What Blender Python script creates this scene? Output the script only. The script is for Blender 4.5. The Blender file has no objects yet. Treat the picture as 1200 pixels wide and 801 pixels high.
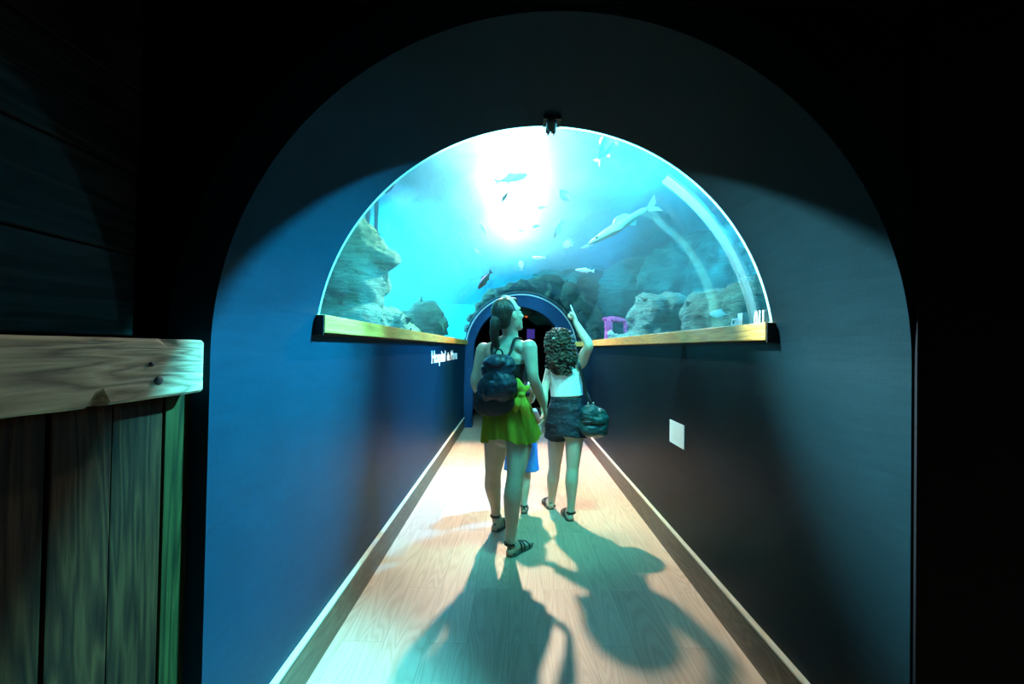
import bpy, bmesh, math, random
from mathutils import Vector, Matrix, Euler, noise
random.seed(7)
C = bpy.context.scene.collection
PI = math.pi
sc = bpy.context.scene

# ---------------------------------------------------------------- camera
EYE = 1.35
F = 560.0
cam_d = bpy.data.cameras.new('camera'); cam = bpy.data.objects.new('camera', cam_d); C.objects.link(cam)
cam_d.sensor_width = 36; cam_d.lens = F/1200*36; cam_d.clip_start = 0.02; cam_d.clip_end = 100
cam.location = (0, 0, EYE)
CR = Matrix.Rotation(math.radians(0.2), 3, 'Z') @ Matrix.Rotation(math.radians(90.77), 3, 'X') @ Matrix.Rotation(math.radians(1.0), 3, 'Z')
cam.rotation_euler = CR.to_euler()
sc.camera = cam
def at(px, py, d):
    """point of the place seen at px,py of the 1200x801 frame, at distance y = d"""
    v = CR @ Vector(((px-600)/F, -(py-400.5)/F, -1))
    return Vector((0, 0, EYE)) + v*(d/v.y)

# ---------------------------------------------------------------- tagging
def tag(o, label=None, cat=None, group=None, kind=None):
    if label: o['label'] = label
    if cat: o['category'] = cat
    if group: o['group'] = group
    if kind: o['kind'] = kind
    return o
def empty(name, loc, label, cat, group=None, rz=0):
    o = bpy.data.objects.new(name, None); C.objects.link(o)
    o.location = loc; o.rotation_euler = (0, 0, rz); o.empty_display_size = .1
    bpy.context.view_layer.update()
    return tag(o, label, cat, group)
def link(name, me, m, parent=None, smooth=False, world=True):
    if isinstance(me, bmesh.types.BMesh):
        bm = me; me = bpy.data.meshes.new(name)
        bmesh.ops.recalc_face_normals(bm, faces=bm.faces); bm.to_mesh(me); bm.free()
    o = bpy.data.objects.new(name, me); C.objects.link(o)
    if m is not None:
        me.materials.clear(); me.materials.append(m)
    if smooth:
        for p in me.polygons: p.use_smooth = True
        me.set_sharp_from_angle(angle=math.radians(60))
    if parent:
        o.parent = parent
        if world: o.matrix_parent_inverse = Matrix.Translation(parent.location).inverted() if parent.type == 'EMPTY' and parent.rotation_euler.z == 0 and parent.parent is None else Matrix()
    return o
def struct(name, bm, m, parent=None, smooth=False):
    o = link(name, bm, m, parent, smooth)
    if not parent: o['kind'] = 'structure'
    return o

# ---------------------------------------------------------------- mesh helpers
def box(bm, x0, x1, y0, y1, z0, z1, bev=0):
    r = bmesh.ops.create_cube(bm, size=1)
    vs = r['verts']
    for v in vs:
        v.co = Vector(((x0+x1)/2+v.co.x*(x1-x0), (y0+y1)/2+v.co.y*(y1-y0), (z0+z1)/2+v.co.z*(z1-z0)))
    if bev:
        es = {e for v in vs for e in v.link_edges}
        bmesh.ops.bevel(bm, geom=list(es), offset=bev, segments=2, affect='EDGES', profile=.6)
    return vs
def frame_for(t, ref=Vector((1, 0, 0))):
    t = t.normalized()
    x = ref - t*ref.dot(t)
    if x.length < .05: x = Vector((0, 1, 0)) - t*t.y
    x.normalize()
    return x, t.cross(x)
def tube(bm, pts, rad, n=14, ref=Vector((1, 0, 0)), caps=True, round_caps=True):
    """loft ellipses (rx along ref, ry across) along pts"""
    pts = [Vector(p) for p in pts]
    rad = [(r, r) if not isinstance(r, (tuple, list)) else r for r in rad]
    if round_caps:
        t0 = (pts[0]-pts[1]).normalized(); t1 = (pts[-1]-pts[-2]).normalized()
        a, b = rad[0], rad[-1]
        ma, mb = min(a), min(b)
        pts = [pts[0]+t0*ma*.92, pts[0]+t0*ma*.6] + pts + [pts[-1]+t1*mb*.6, pts[-1]+t1*mb*.92]
        rad = [(a[0]*.35, a[1]*.35), (a[0]*.8, a[1]*.8)] + rad + [(b[0]*.8, b[1]*.8), (b[0]*.35, b[1]*.35)]
    rings = []
    for i, p in enumerate(pts):
        t = (pts[min(i+1, len(pts)-1)] - pts[max(i-1, 0)])
        x, y = frame_for(t, ref)
        rx, ry = rad[i]
        rings.append([bm.verts.new(p + x*rx*math.cos(2*PI*k/n) + y*ry*math.sin(2*PI*k/n)) for k in range(n)])
    for a, b in zip(rings, rings[1:]):
        for k in range(n): bm.faces.new((a[k], a[(k+1) % n], b[(k+1) % n], b[k]))
    if caps:
        bm.faces.new(rings[0][::-1]); bm.faces.new(rings[-1])
    return rings
def spline(pts, n=6):
    """Catmull-Rom through pts"""
    P = [Vector(p) for p in pts]; P = [P[0]*2-P[1]] + P + [P[-1]*2-P[-2]]
    out = []
    for i in range(1, len(P)-2):
        for k in range(n):
            t = k/n; a, b, c, d = P[i-1], P[i], P[i+1], P[i+2]
            out.append(.5*((2*b)+(c-a)*t+(2*a-5*b+4*c-d)*t*t+(3*b-a-3*c+d)*t**3))
    out.append(P[-2]); return out
def lerps(vals, n=6):
    out = []
    for a, b in zip(vals, vals[1:]):
        for k in range(n):
            t = k/n
            if isinstance(a, (tuple, list)): out.append(tuple(x*(1-t)+y*t for x, y in zip(a, b)))
            else: out.append(a*(1-t)+b*t)
    out.append(vals[-1]); return out
def limb(bm, pts, rad, sub=5, **k): tube(bm, spline(pts, sub), lerps(rad, sub), **k)
def ell(bm, c, r, rot=None, seg=20):
    q = bmesh.ops.create_uvsphere(bm, u_segments=seg, v_segments=seg*2//3, radius=1)
    M = Matrix.Translation(Vector(c)) @ (rot.to_4x4() if rot else Matrix()) @ Matrix.Diagonal((*([r]*3 if not isinstance(r, (tuple, list)) else r), 1))
    bmesh.ops.transform(bm, matrix=M, verts=q['verts'])
    return q['verts']
def remesh(bm, voxel, smooth=3, fac=.5):
    me = bpy.data.meshes.new('tmp'); bmesh.ops.recalc_face_normals(bm, faces=bm.faces); bm.to_mesh(me); bm.free()
    o = bpy.data.objects.new('tmp', me); C.objects.link(o)
    r = o.modifiers.new('r', 'REMESH'); r.mode = 'VOXEL'; r.voxel_size = voxel; r.adaptivity = 0
    if smooth:
        s = o.modifiers.new('s', 'SMOOTH'); s.factor = fac; s.iterations = smooth
    dg = bpy.context.evaluated_depsgraph_get(); dg.update()
    new = bpy.data.meshes.new_from_object(o.evaluated_get(dg))
    bpy.data.objects.remove(o); bpy.data.meshes.remove(me)
    return new
def extrude_profile(bm, prof, y0, y1, closed=True):
    """profile of (x,z) points extruded along y"""
    a = [bm.verts.new((x, y0, z)) for x, z in prof]; b = [bm.verts.new((x, y1, z)) for x, z in prof]
    n = len(prof)
    for k in range(n if closed else n-1): bm.faces.new((a[k], a[(k+1) % n], b[(k+1) % n], b[k]))
    if closed:
        bm.faces.new(a[::-1]); bm.faces.new(b)
def arc(cx, cz, r, a0, a1, n):
    return [(cx+r*math.cos(math.radians(a0+(a1-a0)*k/n)), cz+r*math.sin(math.radians(a0+(a1-a0)*k/n))) for k in range(n+1)]
def ring_band(bm, cx, cz, r0, r1, a0, a1, y0, y1, n=64):
    extrude_profile(bm, arc(cx, cz, r0, a0, a1, n) + arc(cx, cz, r1, a1, a0, n), y0, y1)

# ---------------------------------------------------------------- materials
class NT:
    def __init__(s, name):
        s.m = bpy.data.materials.new(name); s.m.use_nodes = True; s.t = s.m.node_tree
        s.t.nodes.clear(); s.out = s.n('ShaderNodeOutputMaterial')
    def n(s, typ, **kw):
        x = s.t.nodes.new(typ)
        for k, v in kw.items():
            if k.startswith('_'): setattr(x, k[1:], v)
            else:
                sock = x.inputs[int(k[1:]) if k[0] == 'i' and k[1:].isdigit() else k.replace('__', ' ')]
                if hasattr(v, 'is_output') or isinstance(v, bpy.types.NodeSocket): s.t.links.new(v, sock)
                else: sock.default_value = v
        return x
    def l(s, a, b): s.t.links.new(a, b)
    def coord(s, which='Object', scale=(1, 1, 1), rot=(0, 0, 0), loc=(0, 0, 0)):
        c = s.n('ShaderNodeTexCoord'); mp = s.n('ShaderNodeMapping', Scale=scale, Rotation=rot, Location=loc)
        s.l(c.outputs[which], mp.inputs['Vector']); return mp.outputs[0]
    def noise(s, v, scale=5, detail=4, rough=.5, dist=0):
        return s.n('ShaderNodeTexNoise', Vector=v, Scale=scale, Detail=detail, Roughness=rough, Distortion=dist).outputs[0]
    def ramp(s, f, stops):
        r = s.n('ShaderNodeValToRGB', Fac=f); e = r.color_ramp.elements
        while len(e) < len(stops): e.new(.5)
        for x, (p, c) in zip(e, stops): x.position = p; x.color = (*c, 1) if len(c) == 3 else c
        return r.outputs[0]
    def mix(s, f, a, b, mode='MIX'):
        x = s.n('ShaderNodeMix', _data_type='RGBA', _blend_type=mode)
        for sock, v in ((x.inputs[0], f), (x.inputs[6], a), (x.inputs[7], b)):
            if isinstance(v, bpy.types.NodeSocket): s.l(v, sock)
            else: sock.default_value = (*v, 1) if isinstance(v, tuple) and len(v) == 3 else v
        return x.outputs[2]
    def math(s, op, a, b=0.0):
        x = s.n('ShaderNodeMath', _operation=op)
        for i, v in enumerate((a, b)):
            if isinstance(v, bpy.types.NodeSocket): s.l(v, x.inputs[i])
            else: x.inputs[i].default_value = v
        return x.outputs[0]
    def bump(s, h, strength=.3, dist=.01):
        return s.n('ShaderNodeBump', Height=h, Strength=strength, Distance=dist).outputs[0]
    def bsdf(s, **kw):
        b = s.n('ShaderNodeBsdfPrincipled', **kw); s.l(b.outputs[0], s.out.inputs[0]); return b
def col(c): return (*c, 1)
def plain(name, c, rough=.6, metal=0, var=.15, scale=30, bump=.15, **kw):
    t = NT(name); v = t.coord()
    nz = t.noise(v, scale, 4)
    a = tuple(x*(1-var) for x in c); b = tuple(min(1, x*(1+var)) for x in c)
    t.bsdf(Base__Color=t.ramp(nz, [(.3, a), (.7, b)]), Roughness=rough, Metallic=metal, Normal=t.bump(nz, bump, .004), **kw)
    return t.m
def fabric(name, c, rough=.85, fold=8, bump=.5, var=.2):
    t = NT(name); v = t.coord(scale=(1, 1, .35)); nz = t.noise(v, fold, 3, .55, .6); fine = t.noise(t.coord(), 220, 2)
    a = tuple(x*(1-var) for x in c); b = tuple(min(1, x*(1+var)) for x in c)
    h = t.math('ADD', nz, t.math('MULTIPLY', fine, .08))
    t.bsdf(Base__Color=t.ramp(nz, [(.3, a), (.7, b)]), Roughness=rough, Normal=t.bump(h, bump, .03))
    return t.m
def emit(name, c, s):
    t = NT(name); e = t.n('ShaderNodeEmission', Color=col(c), Strength=s); t.l(e.outputs[0], t.out.inputs[0]); return t.m

def paint(name, c, rough=.42, streak=.12, spec=.04, c_right=None):
    t = NT(name); v = t.coord(); big = t.noise(v, 1.7, 5, .6, .4); fine = t.noise(v, 60, 3)
    roll = t.noise(t.coord(scale=(1, .6, 5)), 9, 4)          # roller marks
    f = t.math('ADD', t.math('MULTIPLY', big, .6), t.math('MULTIPLY', roll, .4))
    a = tuple(x*(1-streak*1.6) for x in c); b = tuple(x*(1+streak*1.6) for x in c)
    h = t.math('ADD', t.math('MULTIPLY', roll, .5), t.math('MULTIPLY', fine, .25))
    cc = t.ramp(f, [(.3, a), (.7, b)])
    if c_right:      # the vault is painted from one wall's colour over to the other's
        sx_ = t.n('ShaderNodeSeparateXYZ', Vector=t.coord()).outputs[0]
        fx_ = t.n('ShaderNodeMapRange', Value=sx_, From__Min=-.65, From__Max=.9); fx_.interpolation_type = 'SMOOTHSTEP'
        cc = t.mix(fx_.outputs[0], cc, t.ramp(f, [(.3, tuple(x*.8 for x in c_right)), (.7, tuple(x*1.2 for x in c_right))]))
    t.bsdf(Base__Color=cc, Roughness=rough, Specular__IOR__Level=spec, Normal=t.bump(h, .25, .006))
    return t.m
M = {}
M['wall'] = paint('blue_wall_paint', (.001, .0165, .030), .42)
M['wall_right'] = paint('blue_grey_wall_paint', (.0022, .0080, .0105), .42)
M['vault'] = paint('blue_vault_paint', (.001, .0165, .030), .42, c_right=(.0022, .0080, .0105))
M['black'] = paint('black_paint', (.004, .004, .005), .8)
M['ring'] = paint('blue_ring_paint', (.010, .06, .15), .5)

def wood(name, c1, c2, c3, axis='Y', rough=.5, knots=True, gs=1.0, bump=.35, spec=.4):
    t = NT(name)
    sc_ = {'X': (1.2, 14, 14), 'Y': (14, 1.2, 14), 'Z': (14, 14, 1.2)}[axis]
    v = t.coord(scale=tuple(x*gs for x in sc_))
    warp = t.noise(t.coord(scale=tuple(x*gs*.3 for x in sc_)), 1.5, 3, .5, 1.2)
    ringf = t.math('FRACT', t.math('MULTIPLY', warp, 14.0))
    ringf = t.math('ABSOLUTE', t.math('SUBTRACT', ringf, .5))
    gr = t.noise(v, 6, 6, .65, .3)
    f = t.math('ADD', t.math('MULTIPLY', gr, .65), t.math('MULTIPLY', ringf, .7))
    cc = t.ramp(f, [(.25, c1), (.5, c2), (.8, c3)])
    if knots:
        vo = t.n('ShaderNodeTexVoronoi', Vector=t.coord(scale=tuple(x*.22 for x in sc_)), Scale=2.2).outputs[0]
        k = t.ramp(vo, [(.03, (1, 1, 1)), (.12, (0, 0, 0))])
        cc = t.mix(k, cc, tuple(x*.25 for x in c1))
    t.bsdf(Base__Color=cc, Roughness=rough, Normal=t.bump(f, bump, .004), Specular__IOR__Level=spec)
    return t.m
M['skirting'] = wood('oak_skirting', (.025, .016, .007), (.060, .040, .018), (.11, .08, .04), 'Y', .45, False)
M['skirting_top_lit'] = wood('oak_skirting_top_lit', (.50, .40, .28), (.62, .52, .38), (.7, .6, .46), 'Y', .5, False)  # same oak as the face, lightened because the top is lit
M['sill'] = wood('oak_sill', (.27, .12, .02), (.42, .21, .035), (.52, .30, .06), 'Y', .4, False, .8, .15)
M['sill_dark'] = plain('dark_timber', (.006, .007, .01), .7)
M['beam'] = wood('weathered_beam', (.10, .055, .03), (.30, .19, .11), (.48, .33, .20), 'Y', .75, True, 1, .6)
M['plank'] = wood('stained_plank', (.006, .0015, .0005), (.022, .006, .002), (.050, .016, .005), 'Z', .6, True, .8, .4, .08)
M['plank_green_lit'] = wood('green_lit_plank', (.004, .004, .001), (.015, .013, .003), (.034, .028, .007), 'Z', .6, True, .8, .4, .08)  # cyan light on the end plank, put in as a green tint
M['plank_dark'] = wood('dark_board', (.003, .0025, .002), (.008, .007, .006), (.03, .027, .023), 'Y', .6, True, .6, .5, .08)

def floor_mat():
    t = NT('oak_plank_floor')
    c = t.n('ShaderNodeTexCoord'); s = t.n('ShaderNodeSeparateXYZ', Vector=c.outputs['Object'])
    cb = t.n('ShaderNodeCombineXYZ', X=s.outputs[1], Y=s.outputs[0])
    br = t.n('ShaderNodeTexBrick', Vector=cb.outputs[0], Scale=1.0, Mortar__Size=.0016, Mortar__Smooth=.2, Bias=0.0, Brick__Width=1.35, Row__Height=.19, Color1=(0, 0, 0, 1), Color2=(1, 1, 1, 1), Mortar=(.5, .5, .5, 1))
    br.offset = .37
    pid = br.outputs['Color']; mort = br.outputs['Fac']
    off = t.n('ShaderNodeVectorMath', _operation='SCALE', Vector=pid); off.inputs[3].default_value = 7.3
    v1 = t.n('ShaderNodeVectorMath', _operation='ADD'); t.l(c.outputs['Object'], v1.inputs[0]); t.l(off.outputs[0], v1.inputs[1])
    mp = t.n('ShaderNodeMapping', Vector=v1.outputs[0], Scale=(7.0, .55, 1)).outputs[0]
    warp = t.noise(mp, 1.0, 2, .4, .35)
    cath = t.math('ABSOLUTE', t.math('SUBTRACT', t.math('FRACT', t.math('MULTIPLY', warp, 22.0)), .5))
    mp2 = t.n('ShaderNodeMapping', Vector=v1.outputs[0], Scale=(60, 2.5, 1)).outputs[0]
    fine = t.noise(mp2, 2.2, 5, .7)
    f = t.math('ADD', t.math('MULTIPLY', cath, .8), t.math('MULTIPLY', fine, .6))
    base = t.ramp(f, [(.2, (.50, .31, .20)), (.5, (.60, .385, .265)), (.85, (.67, .45, .32))])
    tone = t.ramp(pid, [(0, (.84, .82, .80)), (1, (1, 1, 1))])
    base = t.mix(1.0, base, tone, 'MULTIPLY')
    base = t.mix(t.math('MULTIPLY', mort, .5), base, (.20, .14, .10))
    r = t.math('ADD', t.math('MULTIPLY', fine, .2), .32)
    h = t.math('SUBTRACT', t.math('MULTIPLY', f, .3), t.math('MULTIPLY', mort, .6))
    t.bsdf(Base__Color=base, Roughness=r, Normal=t.bump(h, .25, .003))
    return t.m
M['floor'] = floor_mat()

def rock_mat(name, a, b, c):
    t = NT(name); v = t.coord()
    n1 = t.noise(v, 1.6, 8, .62, .3); lay = t.noise(t.coord(scale=(1.2, 1.2, 7), rot=(0, .16, 0)), 3.5, 6, .65, .4)
    cr = t.n('ShaderNodeTexVoronoi', _feature='DISTANCE_TO_EDGE', Vector=t.coord(scale=(2.0, 2.0, 5.5), rot=(0, .2, 0)), Scale=5.5).outputs[0]
    crk = t.ramp(cr, [(0, (.15, .15, .15)), (.05, (1, 1, 1))])
    f = t.math('ADD', t.math('MULTIPLY', n1, .45), t.math('MULTIPLY', lay, .55))
    cc = t.ramp(f, [(.32, a), (.5, b), (.68, c)])
    cc = t.mix(t.ramp(t.noise(v, 3, 3), [(.42, (0, 0, 0)), (.6, (1, 1, 1))]), cc, t.mix(1.0, cc, crk, 'MULTIPLY'))
    h = t.math('ADD', lay, t.math('MULTIPLY', crk, .15))
    t.bsdf(Base__Color=cc, Roughness=.85, Normal=t.bump(h, .9, .05)); return t.m
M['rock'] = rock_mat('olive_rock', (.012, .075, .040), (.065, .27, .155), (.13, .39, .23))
M['rock_hazed'] = rock_mat('hazed_rock', (.003, .05, .05), (.015, .15, .145), (.035, .26, .24))  # bluish water haze over the right-hand rocks is put into this colour
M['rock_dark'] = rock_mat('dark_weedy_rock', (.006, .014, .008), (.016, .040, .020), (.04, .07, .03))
def tankwall():
    t = NT('tank_liner'); n = t.noise(t.coord(), .7, 5, .55, .5)
    t.bsdf(Base__Color=t.ramp(n, [(.3, (.015, .34, .46)), (.7, (.03, .48, .62))]), Roughness=.8); return t.m
M['tank'] = tankwall()
def tanksea(name, a, b):
    t = NT(name); v = t.coord(scale=(1, .6, 1), rot=(0, 0, .5)); n = t.noise(v, 3.2, 5, .6, 1.2)
    bs = t.bsdf(Base__Color=t.ramp(n, [(.3, a), (.7, b)]), Roughness=.5, Specular__IOR__Level=.1, Normal=t.bump(n, .8, .12))
    tr = t.n('ShaderNodeBsdfTranslucent', Color=(.42, .9, 1, 1)); mx = t.n('ShaderNodeMixShader', Fac=.5)
    t.l(bs.outputs[0], mx.inputs[1]); t.l(tr.outputs[0], mx.inputs[2]); t.l(mx.outputs[0], t.out.inputs[0]); return t.m
M['surface'] = tanksea('rippled_water_surface', (.012, .42, .60), (.04, .60, .80))
def acrylic(name, tint=(1, 1, 1), rough=.03, frost=0, k=.7):
    t = NT(name); tr = t.n('ShaderNodeBsdfTransparent', Color=col(tint)); g = t.n('ShaderNodeBsdfGlossy', Color=(.9, .97, 1, 1), Roughness=rough)
    fr = t.n('ShaderNodeFresnel', IOR=1.3).outputs[0]
    mx = t.n('ShaderNodeMixShader', Fac=t.math('MULTIPLY', fr, k)); t.l(tr.outputs[0], mx.inputs[1]); t.l(g.outputs[0], mx.inputs[2])
    last = mx
    if frost:
        d = t.n('ShaderNodeBsdfTranslucent', Color=(.6, .95, .95, 1)); d2 = t.n('ShaderNodeBsdfDiffuse', Color=(.6, .95, .95, 1))
        ad = t.n('ShaderNodeMixShader', Fac=.5); t.l(d.outputs[0], ad.inputs[1]); t.l(d2.outputs[0], ad.inputs[2])
        m2 = t.n('ShaderNodeMixShader', Fac=frost); t.l(last.outputs[0], m2.inputs[1]); t.l(ad.outputs[0], m2.inputs[2]); last = m2
    t.l(last.outputs[0], t.out.inputs[0]); return t.m
M['acrylic'] = acrylic('clear_acrylic', (.97, 1, 1), .05, 0, .2)
M['acrylic_edge'] = acrylic('polished_acrylic_edge', (.8, .97, .97), .1, .75)
M['seam'] = acrylic('frosted_acrylic', (.9, 1, 1), .1, .14)
def water():
    t = NT('tank_water'); tr = t.n('ShaderNodeBsdfTransparent'); t.l(tr.outputs[0], t.out.inputs[0])
    s = t.n('ShaderNodeVolumeScatter', Color=(.30, .80, 1, 1), Density=WATER_S, Anisotropy=.35)
    a = t.n('ShaderNodeVolumeAbsorption', Color=(.05, .80, .92, 1), Density=WATER_A)
    ad = t.n('ShaderNodeAddShader'); t.l(s.outputs[0], ad.inputs[0]); t.l(a.outputs[0], ad.inputs[1]); t.l(ad.outputs[0], t.out.inputs[1])
    return t.m
WATER_S, WATER_A = .055, .15
M['water'] = water()
M['trim_pale'] = plain('pale_portal_trim', (.38, .62, .60), .4)
M['card'] = plain('white_card', (.80, .84, .80), .6, var=.03)
M['letter'] = plain('white_vinyl', (.95, .97, .97), .5, var=.02)
M['metal_black'] = plain('black_metal', (.01, .011, .012), .4, .3)
M['skin'] = plain('skin', (.43, .33, .24), .5, var=.06, scale=14, bump=.08, Subsurface__Weight=.08)
M['skin2'] = plain('fair_skin', (.52, .42, .33), .5, var=.06, scale=14, bump=.08, Subsurface__Weight=.08)
M['hair_dark'] = None
def hairmat(name, a, b, rough=.35, scale=(60, 60, 4)):
    t = NT(name); n = t.noise(t.coord(scale=scale), 2.5, 4, .6, .4)
    t.bsdf(Base__Color=t.ramp(n, [(.35, a), (.65, b)]), Roughness=rough, Normal=t.bump(n, .8, .01)); return t.m
M['hair_dark'] = hairmat('dark_hair', (.006, .004, .003), (.035, .022, .015))
M['hair_curly'] = hairmat('curly_hair', (.008, .006, .005), (.065, .05, .036), .65, (20, 20, 20))
M['skirt'] = fabric('lime_cotton', (.33, .33, .012), .8, 9, .6, .18)
M['navy'] = fabric('navy_nylon', (.008, .016, .03), .45, 12, .7)
M['blackcloth'] = fabric('black_cloth', (.008, .009, .011), .8)
M['white'] = fabric('white_cotton', (.70, .76, .76), .8, 14, .6, .06)
M['shorts'] = fabric('dark_denim', (.008, .018, .035), .6, 16, .9, .3)
M['bagcloth'] = fabric('teal_black_satin', (.01, .055, .068), .35, 10, .8, .3)
M['blue'] = fabric('bright_blue_cotton', (.03, .22, .65), .7, 12, .5)
M['shirt_red'] = fabric('rust_cotton', (.35, .12, .06), .8)
M['leather'] = plain('black_leather', (.012, .012, .014), .35)
M['sole'] = plain('grey_rubber', (.10, .13, .13), .7)
M['buckle'] = plain('silver_buckle', (.7, .75, .75), .3, .9)
M['eye'] = plain('eye_white', (.7, .7, .68), .2)
M['fish_silver'] = plain('silver_fish_skin', (.62, .72, .70), .3, .2, .3, 12)
M['fish_dark'] = plain('dark_fish_skin', (.06, .10, .09), .35, .1, .3, 12)
M['fish_pale'] = plain('pale_fish_belly', (.85, .90, .86), .4, 0, .08)
M['fish_yellow'] = plain('yellow_fin', (.55, .20, .0), .5)
M['reflection'] = plain('pink_reflection', (.90, .10, .30), .7, 0, .35, 18, .6)
M['reflection_white'] = plain('white_reflection', (.85, .88, .86), .7, 0, .1, 18, .6)
M['pvc'] = plain('grey_pvc', (.03, .12, .17), .6)

# ---------------------------------------------------------------- setting
XL, XR = -.826, 1.08
CX, R = .127, .953
CZ = 1.325
Y0, Y1, Y2 = 1.30, 1.98, 8.10
SILL = 1.475

bm = bmesh.new(); box(bm, -2.2, 3.2, -2.2, 12.0, -.1, 0); struct('floor', bm, M['floor'])
bm = bmesh.new(); extrude_profile(bm, [(XL, .0), (XL, CZ), (XL-.12, CZ), (XL-.12, .0)], Y0, Y1)
extrude_profile(bm, [(XL, 0), (XL, 1.43), (XL-.12, 1.43), (XL-.12, 0)], Y1, Y2); bmesh.ops.remove_doubles(bm, verts=bm.verts, dist=.0005)
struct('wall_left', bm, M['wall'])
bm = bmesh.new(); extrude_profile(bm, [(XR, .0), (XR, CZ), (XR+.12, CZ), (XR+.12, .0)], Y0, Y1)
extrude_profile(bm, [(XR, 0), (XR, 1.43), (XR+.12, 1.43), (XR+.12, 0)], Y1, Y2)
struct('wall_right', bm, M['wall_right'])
# plastered vault in front of the glass
bm = bmesh.new(); prof = arc(CX, CZ, R, 0, 180, 72) + arc(CX, CZ, R+.12, 180, 0, 72)
extrude_profile(bm, prof, Y0, Y1)
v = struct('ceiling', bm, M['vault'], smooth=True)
# black wall around the tunnel mouth, facing the ante-room
bm = bmesh.new()
prof = [(-2.2, 0), (XL-.12, 0), (XL-.12, CZ)] + arc(CX, CZ, R+.10, 180, 0, 48) + [(XR+.12, CZ), (XR+.12, 0), (3.2, 0), (3.2, 3.2), (-2.2, 3.2)]
extrude_profile(bm, prof, Y0+.005, Y0+.12)
struct('wall_front', bm, M['black'])
bm = bmesh.new(); box(bm, XR+.005, 3.2, Y0-.012, Y0+.004, 0, 3.2); box(bm, -1.0, XR+.005, Y0-.012, Y0+.004, 2.30, 3.2)
box(bm, -2.2, 3.2, -2.2, -2.1, 0, 3.2); struct('wall_back', bm, M['black'])
bm = bmesh.new(); box(bm, 3.2, 3.3, -2.2, Y0+.1, 0, 3.2); struct('wall_side', bm, M['black'])
bm = bmesh.new(); box(bm, -2.2, 3.3, -2.2, Y0+.1, 3.2, 3.3); struct('trim_1', bm, M['black'])
# skirting boards; light on the top edge is put into its pale colour
for side, x, s in (('left', XL, 1), ('right', XR, -1)):
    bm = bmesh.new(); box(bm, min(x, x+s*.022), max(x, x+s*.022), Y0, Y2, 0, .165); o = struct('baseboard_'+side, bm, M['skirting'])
    bm = bmesh.new(); box(bm, min(x, x+s*.025), max(x, x+s*.025), Y0, Y2, .165, .174); t = link('top_edge', bm, M['skirting_top_lit'], o, world=False)
# window sills (timber rails) under the acrylic
for name, x, s in (('trim_2', XL, 1), ('trim_3', XR, -1)):
    bm = bmesh.new(); xa, xb = x+s*.008, x+s*.050
    box(bm, min(xa, xb), max(xa, xb), Y1-.02, Y2, 1.402, SILL, .004); o = struct(name, bm, M['sill'])
    bm = bmesh.new(); xa, xb = x-s*.05, x+s*.0085
    box(bm, min(xa, xb), max(xa, xb), Y1-.02, Y2, 1.39, SILL-.004); box(bm, min(x, x+s*.045), max(x, x+s*.045), Y1-.024, Y1-.0195, 1.392, SILL-.002)  # second box: shadow on the end face, put in as dark timber
    link('backing_shaded_end', bm, M['sill_dark'], o, world=False)
# acrylic tube
a0 = math.degrees(math.asin((SILL-CZ-.03)/R))
bm = bmesh.new(); pr = arc(CX, CZ, R+.012, a0, 180-a0, 90); extrude_profile(bm, pr, Y1+.002, Y2, closed=False)
o = struct('window_1', bm, M['acrylic'], smooth=True)
bm = bmesh.new(); ring_band(bm, CX, CZ, R-.001, R+.004, a0+2, 178-a0, Y1-.004, Y1+.012, 90); link('edge_trim', bm, M['acrylic_edge'], o, world=False)
bm = bmesh.new(); ring_band(bm, CX, CZ, R+.002, R+.009, a0+1, 56, Y1+.12, Y1+.19, 40); link('pale_strip', bm, M['seam'], o, smooth=False, world=False)  # pale frosted arc, right side of the tube only
# far portal
bm = bmesh.new()
PC = .075
prof = [(PC-.76, 0), (PC-.76, 1.30)] + arc(PC, 1.30, .76, 180, 0, 60)[1:-1] + [(PC+.76, 1.30), (PC+.76, 0), (CX+R+.016, 0), (CX+R+.016, CZ)] + arc(CX, CZ, R+.016, 0, 180, 60)[1:-1] + [(CX-R-.016, CZ), (CX-R-.016, 0)]
extrude_profile(bm, prof, Y2, Y2+.25); o = struct('door_1', bm, M['ring'])
bm = bmesh.new(); ring_band(bm, CX, CZ, R-.022, R-.002, 4, 176, Y2-.02, Y2, 90); link('portal_trim', bm, M['trim_pale'], o, world=False)
# dark gallery beyond the portal
bm = bmesh.new()
prof = [(CX-R-.012, 0), (CX-R-.012, CZ)] + arc(CX, CZ, R+.012, 180, 0, 48)[1:-1] + [(CX+R+.012, CZ), (CX+R+.012, 0)]
prof += [(CX+R-.05, 0), (CX+R-.05, CZ)] + arc(CX, CZ, R-.05, 0, 180, 48)[1:-1] + [(CX-R+.05, CZ), (CX-R+.05, 0)]
extrude_profile(bm, prof, Y2+.25, 11.15); box(bm, CX-R-.01, CX+R+.01, 11.05, 11.15, 0, CZ+R*.99)
struct('wall_far', bm, M['black'])
p = at(622, 391, 10.6); bm = bmesh.new(); box(bm, p.x-.10, p.x+.10, 10.6, 10.64, p.z-.12, p.z+.12, .005)
o = link('display_screen', bm, M['metal_black']); tag(o, 'purple glowing screen in the dark gallery beyond the far portal', 'screen')
bm = bmesh.new(); box(bm, p.x-.085, p.x+.085, 10.594, 10.6, p.z-.105, p.z+.105); link('screen_glow', bm, emit('purple_glow', (.10, .07, .55), .45), o, world=False)
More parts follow.
